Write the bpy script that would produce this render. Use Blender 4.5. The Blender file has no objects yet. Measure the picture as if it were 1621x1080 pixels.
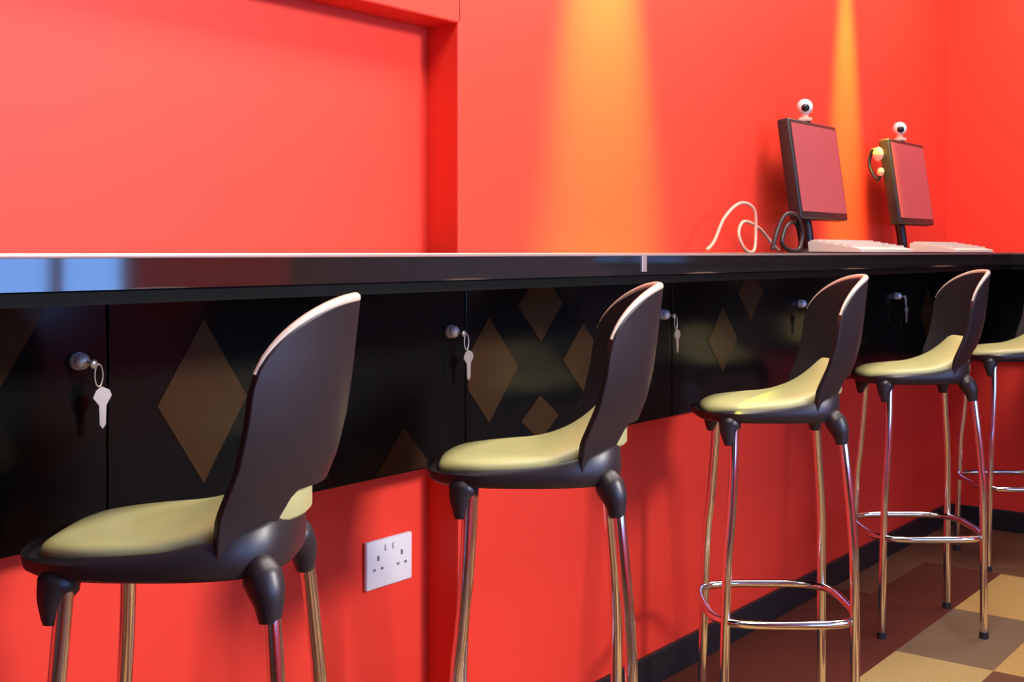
import bpy, bmesh, math, random
from mathutils import Vector, Matrix
random.seed(4)
C = bpy.context.scene.collection
SC = bpy.context.scene

# ------------------------------------------------------------------ camera
# World: X = away from the counter wall (into the room), Y = along the counter, Z = up.
FPX, EYE = 1900.0, 1.10
YAW = math.atan(1470.0 / FPX)
cam_d = bpy.data.cameras.new('camera')
cam_d.sensor_width = 36.0
cam_d.lens = FPX / 1621.0 * 36.0
cam_d.shift_y = -140.0 / 1621.0
cam_d.clip_start = 0.02
cam = bpy.data.objects.new('camera', cam_d); C.objects.link(cam)
cam.location = (0, 0, EYE); cam.rotation_euler = (math.pi / 2, 0, YAW)
SC.camera = cam
SC.view_settings.view_transform = 'Standard'
SC.view_settings.look = 'None'
SC.view_settings.exposure = 0.0
SC.view_settings.gamma = 1.0
SC.view_settings.use_curve_mapping = False

def cw(xc, zc, z=0.0):
    """camera-aligned floor position (metres right, metres ahead) -> world"""
    return Vector((xc * math.cos(YAW) - zc * math.sin(YAW), xc * math.sin(YAW) + zc * math.cos(YAW), z))

# ------------------------------------------------------------------ world and lights
w = bpy.data.worlds.new('sky'); SC.world = w; w.use_nodes = True
w.node_tree.nodes['Background'].inputs[0].default_value = (0.20, 0.42, 1.0, 1)
w.node_tree.nodes['Background'].inputs[1].default_value = 8.0

def area(name, loc, rot, sx, sy, power, col, spread=math.pi):
    l = bpy.data.lights.new(name, 'AREA'); l.shape = 'RECTANGLE'; l.size = sx; l.size_y = sy
    l.energy = power; l.color = col; l.spread = spread
    o = bpy.data.objects.new(name, l); C.objects.link(o); o.location = loc; o.rotation_euler = rot
    return o
def spot(name, loc, target, power, col, deg, blend, rad=0.03):
    l = bpy.data.lights.new(name, 'SPOT'); l.energy = power; l.color = col
    l.spot_size = math.radians(deg); l.spot_blend = blend; l.shadow_soft_size = rad
    o = bpy.data.objects.new(name, l); C.objects.link(o); o.location = loc
    d = Vector(target) - Vector(loc); o.rotation_euler = d.to_track_quat('-Z', 'Y').to_euler()
    return o
CEIL = 2.75
area('ceiling_panel_light', (-0.72, 2.1, CEIL - 0.03), (0, 0, 0), 0.6, 2.6, 84, (1.0, 0.93, 0.86))
area('ceiling_panel_light', (-0.85, 4.25, CEIL - 0.03), (0, 0, 0), 0.5, 0.7, 34, (1.0, 0.90, 0.80))
o = area('added_flood', (2.3, 2.7, 2.50), (0, 0, 0), 0.8, 0.5, 33, (1.0, 0.95, 0.90), math.radians(72))  # added unseen lamp, aimed to brighten the near lower wall
o.rotation_euler = (Vector((-1.65, 0.8, 0.55)) - o.location).to_track_quat('-Z', 'Y').to_euler()
spot('wall_wash_spot', (2.55, 4.4, CEIL - 0.03), (2.95, 4.4, 1.0), 170, (1.0, 0.93, 0.86), 55, 0.9)  # added unseen spot, brightens the opposite wall for its reflection in the worktop
YEL = (1.0, 0.96, 0.07)
spot('wall_wash_spot', (-1.42, 2.42, CEIL - 0.03), (-1.56, 2.42, 1.2), 2000, YEL, 25, 1.0)
spot('wall_wash_spot', (-1.44, 3.90, CEIL - 0.03), (-1.575, 3.90, 1.2), 2000, YEL, 16.5, 1.0)

# ------------------------------------------------------------------ materials
def mat(name, col, rough=0.5, metal=0.0, noise=0.0, nscale=30, bump=0.0, bscale=200, spec=None, ior=None, coat=0.0, emit=None):
    m = bpy.data.materials.new(name); m.use_nodes = True
    nt = m.node_tree; b = nt.nodes['Principled BSDF']
    b.inputs['Base Color'].default_value = (*col, 1)
    b.inputs['Roughness'].default_value = rough; b.inputs['Metallic'].default_value = metal
    if spec is not None: b.inputs['Specular IOR Level'].default_value = spec
    if ior is not None: b.inputs['IOR'].default_value = ior
    if coat: b.inputs['Coat Weight'].default_value = coat; b.inputs['Coat Roughness'].default_value = 0.08
    tc = nt.nodes.new('ShaderNodeTexCoord')
    if noise:
        n = nt.nodes.new('ShaderNodeTexNoise'); n.inputs['Scale'].default_value = nscale; n.inputs['Detail'].default_value = 4
        nt.links.new(tc.outputs['Object'], n.inputs['Vector'])
        r = nt.nodes.new('ShaderNodeMapRange'); r.inputs[3].default_value = 1 - noise; r.inputs[4].default_value = 1 + noise
        nt.links.new(n.outputs[0], r.inputs[0])
        mx = nt.nodes.new('ShaderNodeMix'); mx.data_type = 'RGBA'; mx.blend_type = 'MULTIPLY'; mx.inputs[0].default_value = 1.0
        mx.inputs[6].default_value = (*col, 1); nt.links.new(r.outputs[0], mx.inputs[7]); nt.links.new(mx.outputs[2], b.inputs['Base Color'])
    if bump:
        n = nt.nodes.new('ShaderNodeTexNoise'); n.inputs['Scale'].default_value = bscale; n.inputs['Detail'].default_value = 3
        nt.links.new(tc.outputs['Object'], n.inputs['Vector'])
        bp = nt.nodes.new('ShaderNodeBump'); bp.inputs['Strength'].default_value = bump; bp.inputs['Distance'].default_value = 0.002
        nt.links.new(n.outputs[0], bp.inputs['Height']); nt.links.new(bp.outputs[0], b.inputs['Normal'])
    if emit:
        b.inputs['Emission Color'].default_value = (*emit[0], 1); b.inputs['Emission Strength'].default_value = emit[1]
    return m
M = {}
M['red'] = mat('red_paint', (0.84, 0.048, 0.025), 0.5, noise=0.03, nscale=6, bump=0.08, bscale=120, spec=0.25)
M['dark_wall'] = mat('dark_brown_panelling', (0.20, 0.12, 0.085), 0.5, noise=0.3, nscale=8)
M['ceiling'] = mat('ceiling_paint', (0.40, 0.36, 0.33), 0.8, noise=0.03)
M['black_trim'] = mat('black_skirting', (0.012, 0.013, 0.014), 0.45, noise=0.2)
M['top'] = mat('black_polished_worktop', (0.012, 0.010, 0.010), 0.05, ior=1.9, noise=0.3, nscale=60)
M['under'] = mat('black_underside', (0.004, 0.004, 0.004), 0.7, noise=0.2, spec=0.1)
M['seam'] = mat('metal_joint', (0.75, 0.62, 0.6), 0.35, 0.8, noise=0.1)
M['edge_glint'] = mat('pale_edge_glint', (0.50, 0.33, 0.28), 0.35, 0.3, noise=0.06)  # pale colour stands in for light reflected along the worktop edge
M['panel'] = mat('black_laminate', (0.006, 0.006, 0.006), 0.14, ior=1.25, noise=0.25, nscale=12)
M['diamond'] = mat('brown_laminate', (0.046, 0.023, 0.010), 0.2, ior=1.25, noise=0.12, nscale=25)
M['shell'] = mat('charcoal_plastic', (0.019, 0.013, 0.016), 0.40, noise=0.12, nscale=40, bump=0.05, bscale=400)
M['rim'] = mat('pale_rim_highlight', (0.55, 0.45, 0.36), 0.4, noise=0.1)  # cream colour stands in for overhead light caught by the backrest rim
M['pad'] = mat('olive_vinyl', (0.50, 0.465, 0.20), 0.45, noise=0.06, nscale=30, bump=0.06, bscale=300)
M['chrome'] = mat('chrome', (0.82, 0.80, 0.80), 0.12, 1.0, noise=0.05)
M['rubber'] = mat('black_rubber', (0.012, 0.012, 0.012), 0.7, noise=0.2)
M['white_plastic'] = mat('white_plastic', (0.80, 0.78, 0.76), 0.35, noise=0.03)
M['grey_plastic'] = mat('socket_slot', (0.16, 0.16, 0.17), 0.5, noise=0.05)
M['steel'] = mat('key_steel', (0.62, 0.60, 0.55), 0.35, 0.7, noise=0.15, nscale=80)
M['housing'] = mat('black_monitor_plastic', (0.020, 0.012, 0.012), 0.4, noise=0.15)
M['screen'] = mat('screen_face', (0.36, 0.075, 0.08), 0.3, noise=0.05, nscale=5)
M['key_plastic'] = mat('pale_keyboard_plastic', (0.62, 0.54, 0.44), 0.5, noise=0.05)
M['pale_cable'] = mat('pale_cable', (0.72, 0.36, 0.25), 0.45, noise=0.08)
M['satin'] = mat('satin_metal', (0.80, 0.79, 0.77), 0.42, 0.35, noise=0.04)
M['lens'] = mat('lens_glass', (0.01, 0.008, 0.01), 0.08, noise=0.1)
def carpet(name, col): return mat(name, tuple(c * .66 for c in col), 0.95, noise=0.35, nscale=160, bump=0.5, bscale=500, spec=0.1)
CARPETS = [carpet('carpet_maroon', (0.14, 0.035, 0.022)), carpet('carpet_brown', (0.20, 0.085, 0.045)),
           carpet('carpet_beige', (0.55, 0.39, 0.15)), carpet('carpet_taupe', (0.24, 0.155, 0.09)), carpet('carpet_sand', (0.60, 0.37, 0.12))]

# ------------------------------------------------------------------ helpers
def obj(name, bm, mats, parent=None, smooth=None):
    bmesh.ops.recalc_face_normals(bm, faces=bm.faces)
    me = bpy.data.meshes.new(name); bm.to_mesh(me); bm.free()
    for m in (mats if isinstance(mats, (list, tuple)) else [mats]): me.materials.append(m)
    if smooth is not None:
        for p in me.polygons: p.use_smooth = True
        me.set_sharp_from_angle(angle=math.radians(smooth))
    o = bpy.data.objects.new(name, me); C.objects.link(o)
    if parent is not None: o.parent = parent
    return o
def tag(o, label, cat, group=None, kind=None):
    o['label'] = label; o['category'] = cat
    if group: o['group'] = group
    if kind: o['kind'] = kind
    return o
def thing(name, label, cat, loc, rz=0.0, group=None):
    o = bpy.data.objects.new(name, None); C.objects.link(o); o.empty_display_size = 0.05
    o.location = loc; o.rotation_euler = (0, 0, rz)
    return tag(o, label, cat, group)
def struct(name, bm, mats, smooth=None):
    o = obj(name, bm, mats, None, smooth); o['kind'] = 'structure'; return o
def dup(root, loc, label, rz=None):
    r = root.copy(); C.objects.link(r); r.location = loc; r['label'] = label
    if rz is not None: r.rotation_euler = (0, 0, rz)
    for ch in list(root.children):
        c = ch.copy(); C.objects.link(c); c.parent = r
        for g in list(ch.children):
            d = g.copy(); C.objects.link(d); d.parent = c
    return r
def box(bm, x0, x1, y0, y1, z0, z1, bev=0.0, mi=0, seg=2):
    r = bmesh.ops.create_cube(bm, size=1.0); vs = r['verts']
    for v in vs:
        v.co = Vector((x0 + (v.co.x + .5) * (x1 - x0), y0 + (v.co.y + .5) * (y1 - y0), z0 + (v.co.z + .5) * (z1 - z0)))
    fs = list({f for v in vs for f in v.link_faces}); es = list({e for v in vs for e in v.link_edges})
    for f in fs: f.material_index = mi
    if bev:
        q = bmesh.ops.bevel(bm, geom=es, offset=bev, segments=seg, affect='EDGES', profile=0.5)
        for f in q['faces']: f.material_index = mi
    return bm
def tube(bm, pts, rad, seg=12, closed=False, mi=0, cap=True):
    pts = [Vector(p) for p in pts]; n = len(pts); rings = []
    rads = rad if isinstance(rad, (list, tuple)) else [rad] * n
    nrm = None
    for i, p in enumerate(pts):
        if closed: t = pts[(i + 1) % n] - pts[i - 1]
        else: t = pts[min(i + 1, n - 1)] - pts[max(i - 1, 0)]
        t.normalize()
        if nrm is None:
            nrm = t.orthogonal().normalized()
            if closed: nrm = Vector((0, 0, 1)) if abs(t.z) < .9 else nrm
        nrm = (nrm - t * nrm.dot(t)).normalized(); b = t.cross(nrm)
        rings.append([bm.verts.new(p + (nrm * math.cos(k * 2 * math.pi / seg) + b * math.sin(k * 2 * math.pi / seg)) * rads[i]) for k in range(seg)])
    for i in range(n if closed else n - 1):
        a, c = rings[i], rings[(i + 1) % n]
        for k in range(seg):
            f = bm.faces.new((a[k], a[(k + 1) % seg], c[(k + 1) % seg], c[k])); f.material_index = mi
    if cap and not closed:
        for r in (rings[0], rings[-1]):
            f = bm.faces.new(r); f.material_index = mi
    return bm
def bez(pts, n=8):
    """Catmull-Rom resample"""
    P = [Vector(p) for p in pts]; out = []
    for i in range(len(P) - 1):
        p0, p1, p2, p3 = P[max(i - 1, 0)], P[i], P[i + 1], P[min(i + 2, len(P) - 1)]
        for k in range(n):
            t = k / n
            out.append(0.5 * ((2 * p1) + (p2 - p0) * t + (2 * p0 - 5 * p1 + 4 * p2 - p3) * t * t + (3 * p1 - p0 - 3 * p2 + p3) * t ** 3))
    out.append(P[-1]); return out
def sphere(bm, c, r, mi=0, sz=(1, 1, 1), u=20, v=12):
    q = bmesh.ops.create_uvsphere(bm, u_segments=u, v_segments=v, radius=r)
    for vt in q['verts']: vt.co = Vector((vt.co.x * sz[0], vt.co.y * sz[1], vt.co.z * sz[2])) + Vector(c)
    for f in {f for vt in q['verts'] for f in vt.link_faces}: f.material_index = mi
    return bm
def prism(bm, poly, z0, z1, bev_top=0.0, bev_all=0.0):
    lo = [bm.verts.new((x, y, z0)) for x, y in poly]; hi = [bm.verts.new((x, y, z1)) for x, y in poly]
    n = len(poly); bm.faces.new(lo[::-1]); top = bm.faces.new(hi)
    for i in range(n): bm.faces.new((lo[i], lo[(i + 1) % n], hi[(i + 1) % n], hi[i]))
    if bev_top: bmesh.ops.bevel(bm, geom=list(top.edges), offset=bev_top, segments=4, affect='EDGES', profile=0.5)
    return bm
NB = bmesh.new

# ------------------------------------------------------------------ the room
XW, XR, YB, YF = -1.59, 3.0, 4.95, -3.2       # counter wall, opposite wall, far wall, wall behind the camera
XN, YS, ZS = -1.675, 1.875, 1.57              # niche back, niche end, niche soffit
bm = NB()
nx = [XW - .3] ; ny = [YF]
X0, Y0, TX, TY = -2.23, -3.23, 0.26, 0.5
bm_f = NB(); Vg = {}
def vg(i, j):
    if (i, j) not in Vg: Vg[(i, j)] = bm_f.verts.new((X0 + i * TX, Y0 + j * TY, 0))
    return Vg[(i, j)]
fixed = {(4, 12): 2, (4, 13): 3, (4, 14): 4, (4, 15): 1, (4, 16): 0, (5, 12): 1, (5, 13): 4, (5, 14): 3, (5, 15): 0}
for i in range(0, 21):
    for j in range(0, 17):
        k = fixed.get((i, j), (0, 2, 1, 3, 0, 4)[(i * 2 + j * 5 + (i * j) % 3) % 6] if i > 3 else (0, 1, 0, 0, 1)[(j * 2 + i * 3) % 5])
        f = bm_f.faces.new((vg(i, j), vg(i + 1, j), vg(i + 1, j + 1), vg(i, j + 1))); f.material_index = k
r = bmesh.ops.extrude_face_region(bm_f, geom=list(bm_f.faces))
for v in [g for g in r['geom'] if isinstance(g, bmesh.types.BMVert)]: v.co.z = -0.05
struct('floor', bm_f, CARPETS)
bm = NB(); box(bm, -1.9, XR + .2, YF - .2, YB + .2, CEIL, CEIL + .1); struct('ceiling', bm, M['ceiling'])
bm = NB()
box(bm, -1.9, XN, YF - .1, YB + .15, 0, CEIL)
box(bm, XN - .01, XW, YS, YB + .15, 0, CEIL, 0.004)
box(bm, XN - .01, XW, YF - .1, YS + .01, ZS, CEIL, 0.004)
struct('wall_left', bm, M['red'])
bm = NB(); box(bm, -1.6, -0.75, YB, YB + .15, 0, CEIL)
box(bm, -0.75, XR + .1, YB, YB + .15, 0, CEIL, mi=1); struct('wall_back', bm, [M['red'], M['dark_wall']])
# wall opposite the counter, with the daylight window that shows in the worktop edge
WY0, WY1, WZ0, WZ1 = -0.6, 3.87, 0.70, 2.2
bm = NB()
box(bm, XR, XR + .15, YF - .1, WY0, 0, CEIL); box(bm, XR, XR + .15, WY1, YB, 0, CEIL)
box(bm, XR, XR + .15, WY0, WY1, 0, WZ0); box(bm, XR, XR + .15, WY0, WY1, WZ1, CEIL)
struct('wall_right', bm, M['red'])
bm = NB(); box(bm, -1.9, XR + .15, YF - .15, YF, 0, CEIL); struct('wall_front', bm, M['dark_wall'])
bm = NB()
for y in (WY0 + .03, 0.5, 1.95, 3.42, WY1 - .03): box(bm, XR + .03, XR + .09, y - .03, y + .03, WZ0, WZ1, .004)
for z in (WZ0 + .03, WZ1 - .03): box(bm, XR + .03, XR + .09, WY0, WY1, z - .03, z + .03, .004)
struct('window_1', bm, M['white_plastic'])
# skirting
bm = NB(); box(bm, XW, XW + .012, YS - .012, YB, 0, .082, .003); box(bm, XN, XW + .012, YS - .012, YS, 0, .082, .002)
box(bm, XN, XN + .012, YF, YS - .012, 0, .082, .003); struct('baseboard_left', bm, M['black_trim'])
bm = NB(); box(bm, XW + .012, -0.75, YB - .012, YB, 0, .082, .003); struct('baseboard_back', bm, M['black_trim'])

# ------------------------------------------------------------------ worktop
TOP, TH = EYE - 0.001, 0.044
XE, YE = -1.27, 4.69
poly = [(XE, -1.0), (XE, YE), (0.6, YE), (0.6, YB - .001), (XW + .001, YB - .001), (XW + .001, -1.0)]
wt = thing('worktop', 'long glossy black L-shaped bar worktop fixed along the red walls', 'worktop', (0, 0, 0))
bm = NB(); prism(bm, poly[::-1], TOP - TH, TOP, bev_top=0.006); obj('top_slab', bm, M['top'], wt, 40)
p2 = [(XE - .006, -.99), (XE - .006, YE + .006), (0.59, YE + .006)] + [(0.59, YB - .002), (XW + .002, YB - .002), (XW + .002, -.99)]
bm = NB(); prism(bm, p2[::-1], TOP - TH - .018, TOP - TH); obj('underside_panel', bm, M['under'], wt)
bm = NB(); box(bm, XE - .002, XE + .0025, 2.066, 2.084, TOP - TH + .006, TOP - .006, .001); s = obj('joint_strip', bm, M['seam'], wt); s['label'] = 'pale metal joint strip'
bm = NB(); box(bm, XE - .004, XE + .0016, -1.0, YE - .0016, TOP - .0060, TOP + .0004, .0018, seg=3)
box(bm, XE - .004, 0.6, YE - .0016, YE + .004, TOP - .0060, TOP + .0004, .0018, seg=3); s = obj('glint_strip', bm, M['edge_glint'], wt, 40); s['label'] = 'thin pale strip modelled as a glint along the top edge'

bm = NB(); box(bm, XN, XW, -1.0, YS, TOP - TH - .018, TOP); struct('niche_ledge_1', bm, M['top'])   # rear strip of the worktop, split off as a ledge filling the niche

# ------------------------------------------------------------------ cabinets under the worktop
XD = -1.57; CZ0, CZ1 = 0.677, TOP - TH - .019
def diamonds(bm, y0, y1, lst):
    """flat brown lozenges inlaid in the door face, clipped to the door"""
    for (yc, zc, hw, hh) in lst:
        pts = [(yc, zc + hh), (yc + hw, zc), (yc, zc - hh), (yc - hw, zc)]
        for (ax, lim, sg) in ((0, y0 + .004, 1), (0, y1 - .004, -1), (1, CZ0 + .004, 1), (1, CZ1 - .004, -1)):
            out = []
            for i in range(len(pts)):
                a, b = pts[i], pts[(i + 1) % len(pts)]
                ina, inb = (a[ax] - lim) * sg >= 0, (b[ax] - lim) * sg >= 0
                if ina: out.append(a)
                if ina != inb:
                    t = (lim - a[ax]) / (b[ax] - a[ax]); out.append((a[0] + (b[0] - a[0]) * t, a[1] + (b[1] - a[1]) * t))
            pts = out
            if len(pts) < 3: break
        if len(pts) < 3: continue
        lo = [bm.verts.new((0.0, y - 0, z)) for y, z in pts]; hi = [bm.verts.new((0.0012, y, z)) for y, z in pts]
        f = bm.faces.new(hi); f.material_index = 1
        for i in range(len(pts)):
            f = bm.faces.new((lo[i], lo[(i + 1) % len(pts)], hi[(i + 1) % len(pts)], hi[i])); f.material_index = 1
edges = [0.215, 1.045, 1.875, 2.705, 3.535, 4.365, 4.925]
LOZ = [[(0.86, 1.02, .085, .13), (0.70, .86, .085, .13)],
       [(1.22, .862, .088, .132), (1.69, .665, .095, .10)],
       [(1.95, .855, .10, .11), (2.132, .985, .082, .082), (2.297, .857, .080, .080), (2.13, .735, .07, .05)],
       [(2.98, .86, .085, .09), (3.15, .985, .08, .08)],
       [(3.80, .86, .085, .10), (3.97, .985, .08, .08)],
       [(4.66, .86, .085, .10)]]
CLAB = ['black cabinet under the worktop at the left edge, in front of the nearest stool',
        'black cabinet with one big brown diamond, behind the backrest of the nearest stool',
        'black cabinet with several brown diamonds, behind the seat of the second stool',
        'black cabinet under the worktop between the second and third stools',
        'black cabinet under the worktop between the third and fourth stools',
        'short black cabinet filling the corner behind the fourth stool']
lock_pos = []
for i in range(6):
    y0, y1 = edges[i] + .0015, edges[i + 1] - .0015
    c = thing('storage_cabinet', CLAB[i], 'cabinet', (XD, 0, 0), 0, 'black cabinets under the worktop')
    xb = (XN if i < 2 else XW) - XD + .001
    bm = NB(); box(bm, xb, -.017, y0, y1, CZ0 + .002, CZ1); obj('carcass', bm, M['under'], c)
    bm = NB(); box(bm, -.016, 0, y0, y1, CZ0, CZ1, .002); diamonds(bm, y0, y1, LOZ[i]); d = obj('door', bm, [M['panel'], M['diamond']], c)
    if i < 5:
        ly, lz = edges[i + 1] - .05, 0.942
        bm = NB(); tube(bm, [(0, ly, lz), (.006, ly, lz)], .013, 20); sphere(bm, (.010, ly, lz), .0125)
        k = obj('lock', bm, M['satin'], d, 40); k['label'] = 'round silver lock'
        lock_pos.append((XD + .012, ly, lz))
c = thing('storage_cabinet', 'black cabinet on the far wall behind the farthest stool', 'cabinet', (0, YB - .02, 0), 0, 'black cabinets under the worktop')
bm = NB(); box(bm, XD + .004, -.76, -.004, .018, CZ0 + .002, CZ1); obj('carcass', bm, M['under'], c)
bm = NB(); box(bm, XD + .004, -.76, -.02, -.005, CZ0, CZ1, .002); obj('door', bm, M['panel'], c)

# keys hanging from the locks
def make_key(loc, label):
    t = thing('key', label, 'key', loc, 0, 'keys hanging from the cabinet locks')
    bm = NB(); tube(bm, [(.006, .002, 0), (.016, .004, -.002)], .0022, 8)           # the key in the lock: shank and bow
    sphere(bm, (.020, .006, -.003), .007, sz=(.5, 1, 1)); obj('lock_key', bm, M['steel'], t, 50)
    bm = NB(); R = .012; cy, cz = .014, -.020
    tube(bm, [(.020, cy + R * .55 * math.cos(a), cz + R * 1.35 * math.sin(a)) for a in [k * 2 * math.pi / 20 for k in range(20)]], .0014, 8, True)
    obj('split_ring', bm, M['steel'], t, 60)
    bm = NB()                                                                       # spare key: shaped bow and blade
    pts = [(.018, -.036), (.031, -.042), (.035, -.050), (.026, -.064), (.025, -.092), (.020, -.098), (.015, -.092), (.014, -.064), (.004, -.052), (.009, -.042)]
    a = [bm.verts.new((.0185, y, z)) for y, z in pts]; b = [bm.verts.new((.0215, y, z)) for y, z in pts]
    bm.faces.new(a[::-1]); bm.faces.new(b)
    for i in range(len(pts)): bm.faces.new((a[i], a[(i + 1) % len(pts)], b[(i + 1) % len(pts)], b[i]))
    obj('spare_key', bm, M['steel'], t)
    return t
KL = ['key hanging from the lock at the far left, before the nearest stool',
      'key hanging from the lock between the nearest and second stools',
      'key hanging from the lock just past the second stool backrest',
      'key hanging from the lock in front of the third stool backrest',
      'key hanging from the lock in front of the fourth stool']
key0 = make_key(lock_pos[0], KL[0])
for p, l in list(zip(lock_pos, KL))[1:]: dup(key0, p, l)

# ------------------------------------------------------------------ bar stool
def sup(a, n=3.2):
    c, s = math.cos(a), math.sin(a); r = (abs(c) ** n + abs(s) ** n) ** (-1 / n); return r * c, r * s
def sm(t): t = max(0, min(1, t)); return t * t * (3 - 2 * t)
def pad_z(x, y, r, pad=True):
    z = .756 + .008 * (1 - r * r)
    t = max(0, min(1, (x + .16) / .20)); z += .014 * t
    t = max(0, min(1, (x + .02) / .14)); z += .026 * t * t
    if pad:
        z += .055 * t ** 2.2 * (1 - min(1, abs(y) / .135) ** 3)
    t = max(0, min(1, (-.12 - x) / .065)); z -= .010 * t * t
    return z
def seat_outline(a, grow=1.0):
    c, s = sup(a); x = c * (.135 if c > 0 else .184); y = s * (.136 - .008 * max(0, c)); return x * grow, y * grow
def make_stool(loc, label):
    t = thing('bar_stool', label, 'bar stool', loc, YAW, 'bar stools along the counter')
    N = 56
    # pad
    bm = NB(); rings = []
    for r, dz in ((.22, 0), (.45, 0), (.64, 0), (.77, 0), (.85, -.001), (.90, -.004), (.92, -.009), (.92, -.015), (.90, -.019)):
        row = []
        for k in range(N):
            x, y = seat_outline(k * 2 * math.pi / N, r)
            if x > .06: x += (x - .06) * .42 * max(0, 1 - (y / .11) ** 2)
            z = pad_z(x, y, min(r, 1)) + dz
            if dz < -.012: z = min(z, pad_z(x, y, 1, False) + dz)
            row.append(bm.verts.new((x, y, z)))
        rings.append(row)
    cv = bm.verts.new((0, 0, pad_z(0, 0, 0)))
    for k in range(N): bm.faces.new((cv, rings[0][k], rings[0][(k + 1) % N]))
    for a, b in zip(rings, rings[1:]):
        for k in range(N): bm.faces.new((a[k], b[k], b[(k + 1) % N], a[(k + 1) % N]))
    bm.faces.new(rings[-1][::-1]); obj('seat_pad', bm, M['pad'], t, 60)['label'] = 'olive green padded seat'
    # seat frame with four sockets for the legs
    bm = NB(); rings = []
    for g, z0 in ((.90, 'q'), (.99, 'p'), (1.02, 'p'), (1.035, .742), (1.02, .727), (.97, .721), (.6, .727)):
        row = []
        for k in range(N):
            x, y = seat_outline(k * 2 * math.pi / N, g)
            z = (pad_z(x, y, 1, False) - (.0165 if z0 == 'q' else .011 if g < 1 else .016)) if isinstance(z0, str) else z0
            row.append(bm.verts.new((x, y, z)))
        rings.append(row)
    for a, b in zip(rings, rings[1:]):
        for k in range(N): bm.faces.new((a[k], b[k], b[(k + 1) % N], a[(k + 1) % N]))
    bm.faces.new(rings[-1][::-1]); bm.faces.new(rings[0])
    for sx in (-1, 1):
        for sy in (-1, 1):
            if sx < 0:     # front: a fin tapering down the outer side of the leg
                P = [(-.118, .103, .7300), (-.120, .105, .7245), (-.1235, .109, .714), (-.127, .114, .700), (-.128, .118, .685), (-.1285, .121, .670)]; rr = [.009, .0225, .0250, .0195, .0140, .008]
            else:          # back: a broad socket running up into the backrest
                P = [(.100, .094, .738), (.107, .101, .731), (.114, .107, .720), (.120, .113, .705), (.123, .116, .690), (.124, .119, .672)]; rr = [.012, .0215, .0245, .0215, .0170, .0125]
            tube(bm, [(x, sy * y, z) for x, y, z in bez(P, 4)], [rr[min(5, q // 4)] + (rr[min(5, q // 4 + 1)] - rr[min(5, q // 4)]) * (q % 4) / 4 for q in range(21)], 18)
    obj('seat_frame', bm, M['shell'], t, 50)
    # backrest shell: bent, round topped, on two arms with a gap above the pad
    bm = NB(); NU, NV, TK = 40, 22, .013
    KX = ((.70, .128), (.76, .146), (.80, .163), (.85, .184), (.90, .196), (.95, .203), (1.05, .214))
    def back_pt(u, z):
        for (za, xa), (zb_, xb) in zip(KX, KX[1:]):
            if z <= zb_: break
        xc = xa + (xb - xa) * (z - za) / (zb_ - za)
        q = max(0, min(1, (z - .72) / .3))
        hw = .128 + .026 * math.sin(min(1, q * 1.1) * math.pi * .6)
        wr = .090 * min(1, .75 + q)
        x = xc - wr * abs(u) ** 2.0; y = u * hw
        n_ = Vector((1.0, 2.0 * wr * u / hw, 0)).normalized()
        return Vector((x, y, z)), n_
    def back_top(u): return .940 + .102 * (1 - abs(u) ** 2.8) ** .5
    def back_low(u): return .722 + .094 * (1 - sm((abs(u) - .48) / .24))
    grid = {}
    for side in (0, 1):
        for i in range(NU + 1):
            u = math.sin((-1 + 2 * i / NU) * math.pi / 2) * .4 + (-1 + 2 * i / NU) * .6
            for j in range(NV + 1):
                p, n_ = back_pt(u, back_low(u) + (back_top(u) - back_low(u)) * j / NV)
                grid[(side, i, j)] = bm.verts.new(p - n_ * (TK if side else 0))
    for i in range(NU):
        for j in range(NV):
            bm.faces.new([grid[(0, a, b)] for a, b in ((i, j), (i + 1, j), (i + 1, j + 1), (i, j + 1))])
            bm.faces.new([grid[(1, a, b)] for a, b in ((i, j), (i, j + 1), (i + 1, j + 1), (i + 1, j))])
    for i in range(NU):
        for j in (0, NV):
            bm.faces.new((grid[(0, i, j)], grid[(0, i + 1, j)], grid[(1, i + 1, j)], grid[(1, i, j)]))
    for j in range(NV):
        for i in (0, NU):
            bm.faces.new((grid[(0, i, j)], grid[(0, i, j + 1)], grid[(1, i, j + 1)], grid[(1, i, j)]))
    bk = obj('backrest', bm, M['shell'], t, 45)
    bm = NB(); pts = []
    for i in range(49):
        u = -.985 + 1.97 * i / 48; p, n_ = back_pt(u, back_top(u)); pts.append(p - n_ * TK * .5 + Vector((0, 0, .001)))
    tube(bm, pts, [.0025 + .0045 * (1 - abs(-1 + i / 24) ** 3) for i in range(49)], 10); obj('rim_highlight', bm, M['rim'], bk, 60)['label'] = 'pale highlight painted along the top edge'
    bv = bk.modifiers.new('edge', 'BEVEL'); bv.width = .0025; bv.segments = 2; bv.limit_method = 'ANGLE'; bv.angle_limit = math.radians(50)
    # legs
    for sx in (-1, 1):
        for sy in (-1, 1):
            cx = -.112 if sx < 0 else .124
            pts = bez([(cx, sy * .115, .700 if sx > 0 else .728), (cx + sx * .003, sy * .119, .68), (-.119 if sx < 0 else .134, sy * .127, .60), (-.126 if sx < 0 else .142, sy * .134, .50), (-.136 if sx < 0 else .146, sy * .141, .38), (sx * .146, sy * .146, .014)], 6)
            bm = NB(); tube(bm, pts, .0105, 14); lg = obj('leg', bm, M['chrome'], t, 60)
            bm = NB(); tube(bm, [(sx * .146, sy * .146, 0), (sx * .146, sy * .146, .018)], [.0135, .0125], 14); obj('foot_cap', bm, M['rubber'], lg, 40)
    bm = NB(); pts = []
    for k in range(64):
        c, s = sup(k * 2 * math.pi / 64, 4.0); pts.append((c * .166, s * .166, .285))
    tube(bm, pts, .0095, 12, True); obj('footrest', bm, M['chrome'], t, 60)
    return t
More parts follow.
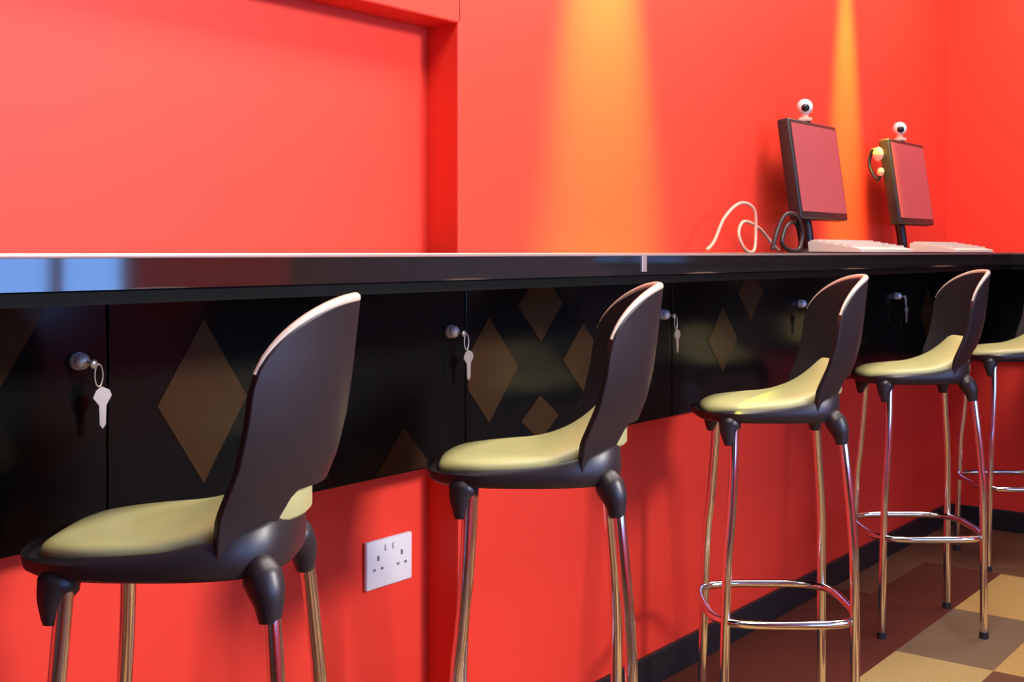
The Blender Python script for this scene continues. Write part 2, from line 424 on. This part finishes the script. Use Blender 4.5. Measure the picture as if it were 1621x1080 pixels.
SL = ['nearest bar stool, large at the far left, olive seat and tall charcoal backrest',
      'second nearest bar stool, just right of the white wall socket',
      'third bar stool, with its whole footrest ring in view before the red wall',
      'fourth bar stool, with its black-tipped feet on the chequered carpet',
      'farthest bar stool, cut off by the right edge of the photo']
SP = [(-.404, 1.505), (.045, 2.055), (.610, 2.79), (1.20, 3.57), (1.79, 4.29)]
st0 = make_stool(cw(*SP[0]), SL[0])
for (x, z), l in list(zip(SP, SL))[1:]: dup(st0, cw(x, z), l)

# ------------------------------------------------------------------ wall socket
t = thing('power_socket', 'white double power socket on the red wall beside the nearest stool', 'power socket', (XN, 1.752, .434))
bm = NB(); box(bm, 0, .011, -.066, .066, 0, .096, .004, seg=3); obj('face_plate', bm, M['white_plastic'], t, 40)
for cy in (-.034, .034):
    bm = NB(); box(bm, .0105, .0114, cy - .003, cy + .003, .055, .065, mi=0)
    for dy in (-.011, .011): box(bm, .0105, .0114, cy + dy - .0035, cy + dy + .0035, .036, .041)
    obj('socket_slots', bm, M['grey_plastic'], t)
    bm = NB(); box(bm, .011, .0145, cy * .32 - .005, cy * .32 + .005, .072, .085, .002); obj('rocker_switch', bm, M['white_plastic'], t)

# ------------------------------------------------------------------ monitors, webcams, keyboards, leads
def make_monitor(loc, label, rz=0):
    t = thing('monitor', label, 'monitor', loc, rz, 'monitors on the worktop')
    tilt = Matrix.Translation((0, 0, .245)) @ Matrix.Rotation(math.radians(-8), 4, 'Y') @ Matrix.Translation((0, 0, -.245))
    W, H0, H1 = .172, .098, .392
    bm = NB(); box(bm, -.034, .004, -W, W, H0, H1, .006, seg=3)
    box(bm, -.050, -.03, -.10, .10, H0 + .06, H1 - .06, .008); bm.transform(tilt); obj('housing', bm, M['housing'], t, 40)
    bm = NB(); box(bm, .0035, .0055, -W + .012, W - .012, H0 + .020, H1 - .013, .0008); bm.transform(tilt); obj('screen', bm, M['screen'], t)['label'] = 'rose grey screen'
    bm = NB(); tube(bm, bez([(-.03, 0, .004), (-.034, 0, .06), (-.045, 0, .13), (-.038, 0, .19)], 5), .017, 14); obj('neck', bm, M['housing'], t, 50)
    bm = NB()
    for k, (rr, z) in enumerate(((.085, 0), (.088, .004), (.082, .009), (.03, .016))): pass
    rings = []
    for rr, z in ((.070, 0), (.072, .004), (.066, .009), (.022, .015)):
        rings.append([bm.verts.new((-.03 + .8 * rr * math.cos(a), 1.25 * rr * math.sin(a), z)) for a in [k * 2 * math.pi / 32 for k in range(32)]])
    for a, b in zip(rings, rings[1:]):
        for k in range(32): bm.faces.new((a[k], a[(k + 1) % 32], b[(k + 1) % 32], b[k]))
    bm.faces.new(rings[0][::-1]); bm.faces.new(rings[-1]); obj('base', bm, M['housing'], t, 40)
    return t
mloc = [(-1.468, 3.39, TOP), (-1.468, 4.185, TOP)]
m0 = make_monitor(mloc[0], 'nearer of the two monitors on the worktop, larger with a paler screen')
dup(m0, mloc[1], 'farther of the two monitors, smaller and darker, nearest the corner')
def make_webcam(loc, label):
    t = thing('webcam', label, 'webcam', loc, -1.05, 'ball webcams on the monitors')
    bm = NB(); sphere(bm, (0, 0, .044), .024); obj('ball', bm, M['white_plastic'], t, 60)
    bm = NB(); sphere(bm, (.0155, 0, .041), .0135, sz=(.8, 1, 1)); obj('lens', bm, M['lens'], t, 60)
    bm = NB(); tube(bm, [(0, 0, .024), (0, 0, .010)], [.010, .013], 14); box(bm, -.018, .018, -.02, .02, 0, .011, .003); obj('clip_foot', bm, M['pale_cable'], t, 40)
    return t
w0 = make_webcam((mloc[0][0] - .034, mloc[0][1] - .02, TOP + .392), 'white ball webcam on top of the nearer monitor')
dup(w0, (mloc[1][0] - .034, mloc[1][1] - .02, TOP + .392), 'ball webcam on top of the farther monitor')
def make_keyboard(loc, label, rz):
    t = thing('keyboard', label, 'keyboard', loc, rz, 'pale keyboards before the monitors')
    bm = NB()
    prof = [(-.075, .004), (-.078, .030), (-.070, .036), (.065, .014), (.078, .010), (.078, .003)]
    a = [bm.verts.new((x, -.21, z)) for x, z in prof]; b = [bm.verts.new((x, .21, z)) for x, z in prof]
    bm.faces.new(a); bm.faces.new(b[::-1])
    for i in range(6): bm.faces.new((a[i], a[(i + 1) % 6], b[(i + 1) % 6], b[i]))
    obj('case', bm, M['key_plastic'], t)
    bm = NB()
    for rr in range(5):
        x = -.055 + rr * .024; z = .036 - (x + .07) * .163
        for cc in range(18):
            y = -.196 + cc * .0231; box(bm, x - .009, x + .009, y - .0095, y + .0095, z - .002, z + .005)
    obj('key_caps', bm, M['key_plastic'], t)['kind'] = 'stuff'
    bm = NB(); box(bm, -.07, .07, -.20, .20, 0, .0045); obj('rubber_feet', bm, M['rubber'], t)
    return t
kb0 = make_keyboard((-1.352, 3.44, TOP), 'pale keyboard on the worktop in front of the nearer monitor', 0)
dup(kb0, (-1.352, 4.27, TOP), 'pale keyboard on the worktop in front of the farther monitor')
# pale lead looped beside the nearer monitor
V3 = lambda x, y, z: (x, y, TOP + z)
bm = NB()
tube(bm, bez([V3(-1.50, 2.76, .0075), V3(-1.50, 2.80, .03), V3(-1.50, 2.86, .095), V3(-1.50, 2.95, .135), V3(-1.49, 3.01, .12), V3(-1.49, 3.02, .06), V3(-1.48, 2.99, .0075),
              V3(-1.47, 2.92, .0085), V3(-1.48, 2.90, .05), V3(-1.49, 2.95, .085), V3(-1.50, 3.06, .07), V3(-1.51, 3.16, .03), V3(-1.515, 3.22, .007)], 8), .0045, 10)
tag(obj('cable', bm, M['pale_cable'], None, 60), 'pale looped cable standing up on the worktop left of the nearer monitor', 'cable')
bm = NB()
tube(bm, bez([V3(-1.445, 3.03, .0095), V3(-1.44, 3.05, .06), V3(-1.435, 3.09, .105), V3(-1.43, 3.15, .105), V3(-1.43, 3.19, .06), V3(-1.43, 3.17, .012), V3(-1.43, 3.10, .010),
              V3(-1.43, 3.06, .03), V3(-1.435, 3.10, .075), V3(-1.44, 3.17, .085), V3(-1.445, 3.21, .04), V3(-1.45, 3.22, .0085)], 8), .006, 10)
tag(obj('cable', bm, M['housing'], None, 60), 'dark coiled cable under the left edge of the nearer monitor', 'cable')
# headset hung on the edge of the farther monitor
t = thing('headset', 'pale headset hanging at the left edge of the farther monitor', 'headset', (-1.482, 4.0, TOP))
bm = NB(); sphere(bm, (-.030, -.012, .335), .019, sz=(1, .55, 1.3)); obj('ear_cup', bm, M['pale_cable'], t, 60)
bm = NB(); sphere(bm, (-.022, -.012, .275), .013, sz=(1, .55, 1.2)); obj('ear_cup', bm, M['pale_cable'], t, 60)
bm = NB(); tube(bm, bez([(-.022, -.010, .265), (-.035, -.010, .25), (-.055, -.010, .28), (-.062, -.010, .31), (-.052, -.010, .350), (-.030, -.010, .345)], 8), .006, 10); obj('headband', bm, M['housing'], t, 60)
